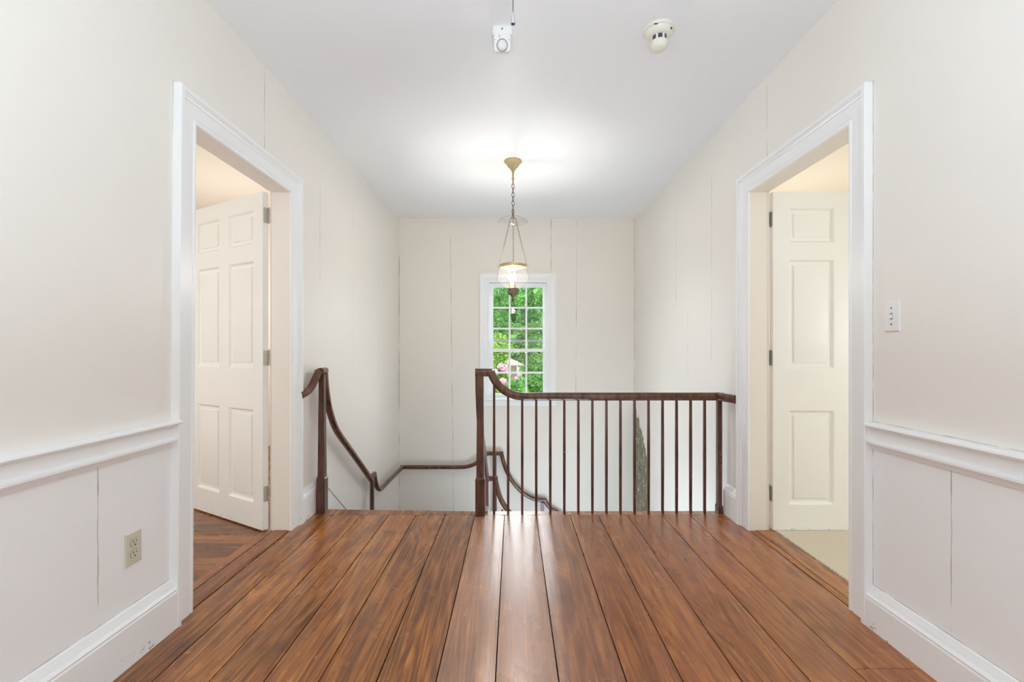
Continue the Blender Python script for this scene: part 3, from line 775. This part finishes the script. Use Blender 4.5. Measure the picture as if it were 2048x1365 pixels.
# duplex outlet on the left wainscot
ou = empty('wall_outlet', (XL, 1.630, .388), 'almond duplex outlet plate low on the left wall', 'outlet')
fn = plate_map(XL, 1, 1.630, .388)
m = MB(); m.loft([[(-.035, 0, -.0575), (.035, 0, -.0575), (.035, 0, .0575), (-.035, 0, .0575)], [(-.035, .003, -.0575), (.035, .003, -.0575), (.035, .003, .0575), (-.035, .003, .0575)], [(-.031, .006, -.0535), (.031, .006, -.0535), (.031, .006, .0535), (-.031, .006, .0535)]]); m.xform(fn); m.build('plate', M['almond'], ou)
for z in (-.0195, .0195):
    def oval(w_, y):
        out = []
        for i in range(32):
            t = 2*PI*i/32; out.append((w_*math.cos(t), y, z+max(-w_*.80, min(w_*.80, w_*math.sin(t)))))
        return out
    m = MB(); m.loft([oval(.0178, .0062), oval(.0178, .0066)]); m.xform(fn); g = m.build('receptacle_gap', M['cord'], ou)
    m = MB(); m.loft([oval(.0166, .0064), oval(.0166, .0082), oval(.0160, .0086)]); m.xform(fn); rc = m.build('receptacle', M['almond'], ou)
    m = MB(); m.box(-.0078, -.0052, .0080, .0089, z-.001, z+.008); m.box(.0052, .0074, .0080, .0089, z, z+.007)
    m.loft([[(.003*math.cos(t), y, z-.0085+.003*math.sin(t)) for t in [2*PI*i/12 for i in range(12)]] for y in (.008, .0089)])
    m.xform(fn); s_ = m.build('slots', M['dark'], rc); s_.location = (0, 0, 0)
m = MB(); m.loft([[(.003*math.cos(t), y, .003*math.sin(t)) for t in [2*PI*i/12 for i in range(12)]] for y in (.005, .0072)]); m.xform(fn); m.build('screw', M['almond'], ou)

# ------------------------------------------------------------------ garden outside the stair window
GZ = -2.95
m = MB(); m.box(-300, 300, YF+.3, 600, GZ-.1, GZ); tag(m.build('lawn', M['lawn']), 'green lawn below the stair window', 'lawn', None, 'structure')
G1 = [(0, (.015, .06, .012)), (.35, (.045, .15, .025)), (.7, (.11, .28, .045)), (1, (.22, .42, .07))]
G2 = [(0, (.012, .045, .018)), (.4, (.03, .11, .035)), (.75, (.07, .20, .06)), (1, (.15, .32, .10))]
G3 = [(0, (.02, .06, .008)), (.35, (.10, .20, .02)), (.7, (.26, .36, .03)), (1, (.44, .50, .06))]
G4 = [(0, (.03, .06, .015)), (.4, (.08, .15, .04)), (.75, (.17, .26, .075)), (1, (.30, .38, .14))]
LM = {'a': leaf_mat('bright_leaf', G1), 'b': leaf_mat('blue_green_leaf', G2), 'c': leaf_mat('yellow_green_leaf', G3), 'd': leaf_mat('olive_leaf', G4)}
PK = leaf_mat('pink_petal', [(0, (.30, .07, .22)), (.5, (.60, .22, .55)), (1, (.90, .52, 1.0))], .6, .2)
BARK = plain('bark', (.07, .05, .035), .9)
def leaves(rng, lobes, n, size, wd=.45, jit=.35):
    m = MB()
    vol = [a*b*c for (_, (a, b, c)) in lobes]; tot = sum(v**.67 for v in vol)
    for (c, rad), v in zip(lobes, vol):
        k = int(n*v**.67/tot)
        clumps = []
        for _ in range(max(4, k//14)):
            d = Vector((rng.gauss(0, 1), rng.gauss(0, 1), rng.gauss(0, 1))).normalized(); clumps.append((d, rng.random()))
        for i in range(k):
            d, tone = clumps[i % len(clumps)]
            d = (d+Vector((rng.gauss(0, 1), rng.gauss(0, 1), rng.gauss(0, 1)))*.16).normalized()
            q = Vector((c[0]+d.x*rad[0], c[1]+d.y*rad[1], c[2]+d.z*rad[2]))*1.0
            q = Vector(c)+(q-Vector(c))*(1-rng.random()**2*jit)
            ax = (d*.6+Vector((rng.gauss(0, .6), rng.gauss(0, .6), rng.gauss(0, .6)-.15))).normalized()
            sd_ = ax.cross(Vector((rng.gauss(0, .5), rng.gauss(0, .5), 1))).normalized()
            up = sd_.cross(ax)
            L = size*rng.uniform(.7, 1.3); w2 = L*wd/2
            p0 = q; p2 = q+ax*L-up*L*.1; p1 = q+ax*L*.45+sd_*w2+up*L*.06; p3 = q+ax*L*.45-sd_*w2+up*L*.06
            m.add([p0, p1, p2, p3], [(0, 1, 2), (0, 2, 3)], min(1, max(0, .55*tone+.45*rng.random())))
    return m
def trunk(parent, x, y, h, r):
    m = MB(); m.loft([[(x+rr*math.cos(2*PI*i/10)+ox, y+rr*math.sin(2*PI*i/10), z) for i in range(10)] for rr, z, ox in ((r*1.4, GZ, 0), (r, GZ+.5, .02), (r*.8, GZ+h*.5, .06), (r*.35, GZ+h*.85, .02))])
    m.build('trunk', BARK, parent, smooth=60)
def plant(name, x, y, lobes, n, size, mat, label, cat, seed, wd=.45, group=None, hull=.62, flowers=None):
    rng = random.Random(seed)
    root = empty(name, (x, y, GZ), label, cat, group)
    top = max(c[2]+r[2] for c, r in lobes)
    trunk(root, x, y, top-GZ, .05+.02*(top-GZ))
    leaves(rng, lobes, n, size, wd).build('foliage', LM[mat], root, norm=False, attr=True)
    # inner twigs and old leaves make the crown solid
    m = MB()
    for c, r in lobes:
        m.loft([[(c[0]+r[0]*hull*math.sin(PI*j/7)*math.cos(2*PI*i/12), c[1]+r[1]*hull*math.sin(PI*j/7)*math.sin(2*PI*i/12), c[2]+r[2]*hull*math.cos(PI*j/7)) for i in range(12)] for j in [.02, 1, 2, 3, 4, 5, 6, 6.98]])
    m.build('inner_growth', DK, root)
    if flowers:
        for (fx, fy, fz, fr) in flowers:
            mm = MB()
            for _ in range(420):
                d = Vector((rng.gauss(0, 1), rng.gauss(0, 1), rng.gauss(0, 1))).normalized(); q = Vector((fx, fy, fz))+d*fr*rng.uniform(.75, 1)
                a = d.orthogonal().normalized(); b = d.cross(a); L = fr*.2; t = rng.uniform(0, 6.3)
                e1 = a*math.cos(t)+b*math.sin(t); e2 = b*math.cos(t)-a*math.sin(t)
                mm.add([q-e1*L, q+e2*L*.8+d*L*.3, q+e1*L, q-e2*L*.8+d*L*.3], [(0, 1, 2, 3)], rng.random())
            mm.build('blossom', PK, root, norm=False, attr=True)
    return root
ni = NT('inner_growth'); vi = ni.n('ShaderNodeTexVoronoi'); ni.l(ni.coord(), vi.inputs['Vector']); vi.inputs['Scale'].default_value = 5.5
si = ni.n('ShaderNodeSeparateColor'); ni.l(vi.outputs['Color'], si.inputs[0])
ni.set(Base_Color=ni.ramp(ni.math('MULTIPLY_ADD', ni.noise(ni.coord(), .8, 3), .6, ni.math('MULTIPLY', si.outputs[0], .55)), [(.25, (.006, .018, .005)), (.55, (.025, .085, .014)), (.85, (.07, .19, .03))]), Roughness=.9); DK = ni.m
def at(u, v, Y): return ((u-1027)*Y/F, Y, EYE-(v-698)*Y/F)
def lobe(u, v, Y, ru, rv, dy=None): 
    k = Y/F; return (at(u, v, Y), (ru*k, dy or ru*k*.8, rv*k))
# far trees
plant('tree', 0, 62, [lobe(985, 600, 62, 60, 90), lobe(1040, 640, 63, 55, 80), lobe(1100, 610, 62, 60, 90), lobe(930, 640, 62, 60, 90), lobe(1160, 640, 62, 50, 90), lobe(1020, 560, 64, 60, 50)], 16000, .60, 'b', 'large blue-green tree filling the back of the window view', 'tree', 1, hull=.85)
plant('tree', 2.6, 46, [lobe(1075, 700, 46, 45, 55), lobe(1035, 690, 47, 30, 40), lobe(1120, 690, 46, 40, 60)], 11000, .25, 'd', 'olive green tree behind the small summerhouse', 'tree', 2)
plant('tree', -2.6, 30, [lobe(990, 590, 30, 28, 30), lobe(965, 640, 30, 34, 40), lobe(1000, 650, 31, 22, 26), lobe(940, 700, 30, 30, 50)], 9000, .17, 'a', 'bright green tree in the upper left of the window view', 'tree', 3)
plant('tree', 1.6, 18, [lobe(1080, 590, 18, 28, 26), lobe(1050, 598, 18, 20, 18), lobe(1110, 620, 18, 26, 34), lobe(1085, 560, 18, 24, 18)], 8500, .10, 'a', 'leafy bright tree in the upper right of the window view', 'tree', 4)
plant('tree', -12, 34, [lobe(780, 640, 34, 90, 70), lobe(690, 620, 35, 90, 90), lobe(860, 660, 33, 50, 60)], 8000, .34, 'b', 'blue-green tree at the left edge of the garden beyond the flowering shrub', 'tree', 11, hull=.8)
plant('tree', 10, 36, [lobe(1240, 640, 36, 80, 70), lobe(1350, 630, 36, 90, 90), lobe(1180, 660, 37, 40, 60)], 8000, .34, 'd', 'olive tree at the right edge of the garden beyond the summerhouse', 'tree', 12, hull=.8)
plant('shrub', -4.5, 20, [lobe(830, 760, 20, 60, 60), lobe(900, 770, 20.3, 40, 50), lobe(760, 760, 20, 60, 70)], 5000, .13, 'a', 'low bright green shrub at the left side of the garden', 'shrub', 13, hull=.75)
# rhododendrons below the window
plant('rhododendron', -.35, 9.5, [lobe(985, 735, 9.5, 30, 40), lobe(1000, 790, 9.3, 34, 40), lobe(965, 790, 9.5, 30, 50), lobe(995, 705, 9.6, 22, 22)], 6500, .075, 'c', 'yellow-green rhododendron with pink flower heads by the window', 'shrub', 5, .34,
      flowers=[(*at(1008, 738, 9.2), .10), (*at(1001, 734, 9.15), .07), (*at(1006, 764, 9.0), .075), (*at(990, 745, 9.1), .07), (*at(1016, 742, 9.2), .05)])
plant('rhododendron', .30, 7.75, [lobe(1045, 790, 7.7, 30, 34), lobe(1075, 780, 7.8, 28, 28), lobe(1105, 790, 7.8, 26, 40), lobe(1030, 800, 7.7, 22, 30)], 6500, .065, 'a', 'green rhododendron filling the lower right panes', 'shrub', 6, .34,
      flowers=[(*at(1040, 750, 7.5), .034), (*at(1032, 757, 7.5), .03)])
plant('shrub', -1.2, 16, [lobe(990, 690, 16, 28, 22), lobe(955, 690, 16, 24, 34), lobe(1012, 700, 16.2, 14, 12)], 4500, .09, 'c', 'yellow-green shrub at mid height behind the flowering rhododendron', 'shrub', 7, .4)
plant('shrub', 1.4, 26, [lobe(1078, 735, 26, 26, 26), lobe(1055, 748, 26, 18, 16), lobe(1110, 735, 26, 24, 34)], 5500, .11, 'd', 'olive shrub to the right of the small summerhouse', 'shrub', 8, .45)
# small summerhouse with a pale hipped roof
gx, gy, _ = at(1019, 720, 40)
ga = empty('summerhouse', (gx, gy, GZ), 'small garden summerhouse with a pale pink hipped roof and pale posts', 'summerhouse')
k = 40/F; ze = EYE-33*k; za = EYE-19*k; hw = 28*k
m = MB(); m.loft([[(gx-hw, gy-hw, ze), (gx+hw, gy-hw, ze), (gx+hw, gy+hw, ze), (gx-hw, gy+hw, ze)], [(gx-hw, gy-hw, ze+.05), (gx+hw, gy-hw, ze+.05), (gx+hw, gy+hw, ze+.05), (gx-hw, gy+hw, ze+.05)], [(gx-.08, gy-.08, za), (gx+.08, gy-.08, za), (gx+.08, gy+.08, za), (gx-.08, gy+.08, za)]])
rn = NT('pale_shingles'); rn.set(Base_Color=rn.mix(rn.noise(rn.coord(), 6, 3), (.10, .06, .05), (.20, .145, .13)), Roughness=.9)
m.build('roof', rn.m, ga)
for sxx in (-1, 1):
    for syy in (-1, 1):
        m = MB(); q = hw*.86; m.box(gx+sxx*q-.06, gx+sxx*q+.06, gy+syy*q-.06, gy+syy*q+.06, GZ, ze); m.build('post', plain('pale_post', (.14, .17, .14), .6) if sxx == -1 and syy == -1 else bpy.data.materials['pale_post'], ga)
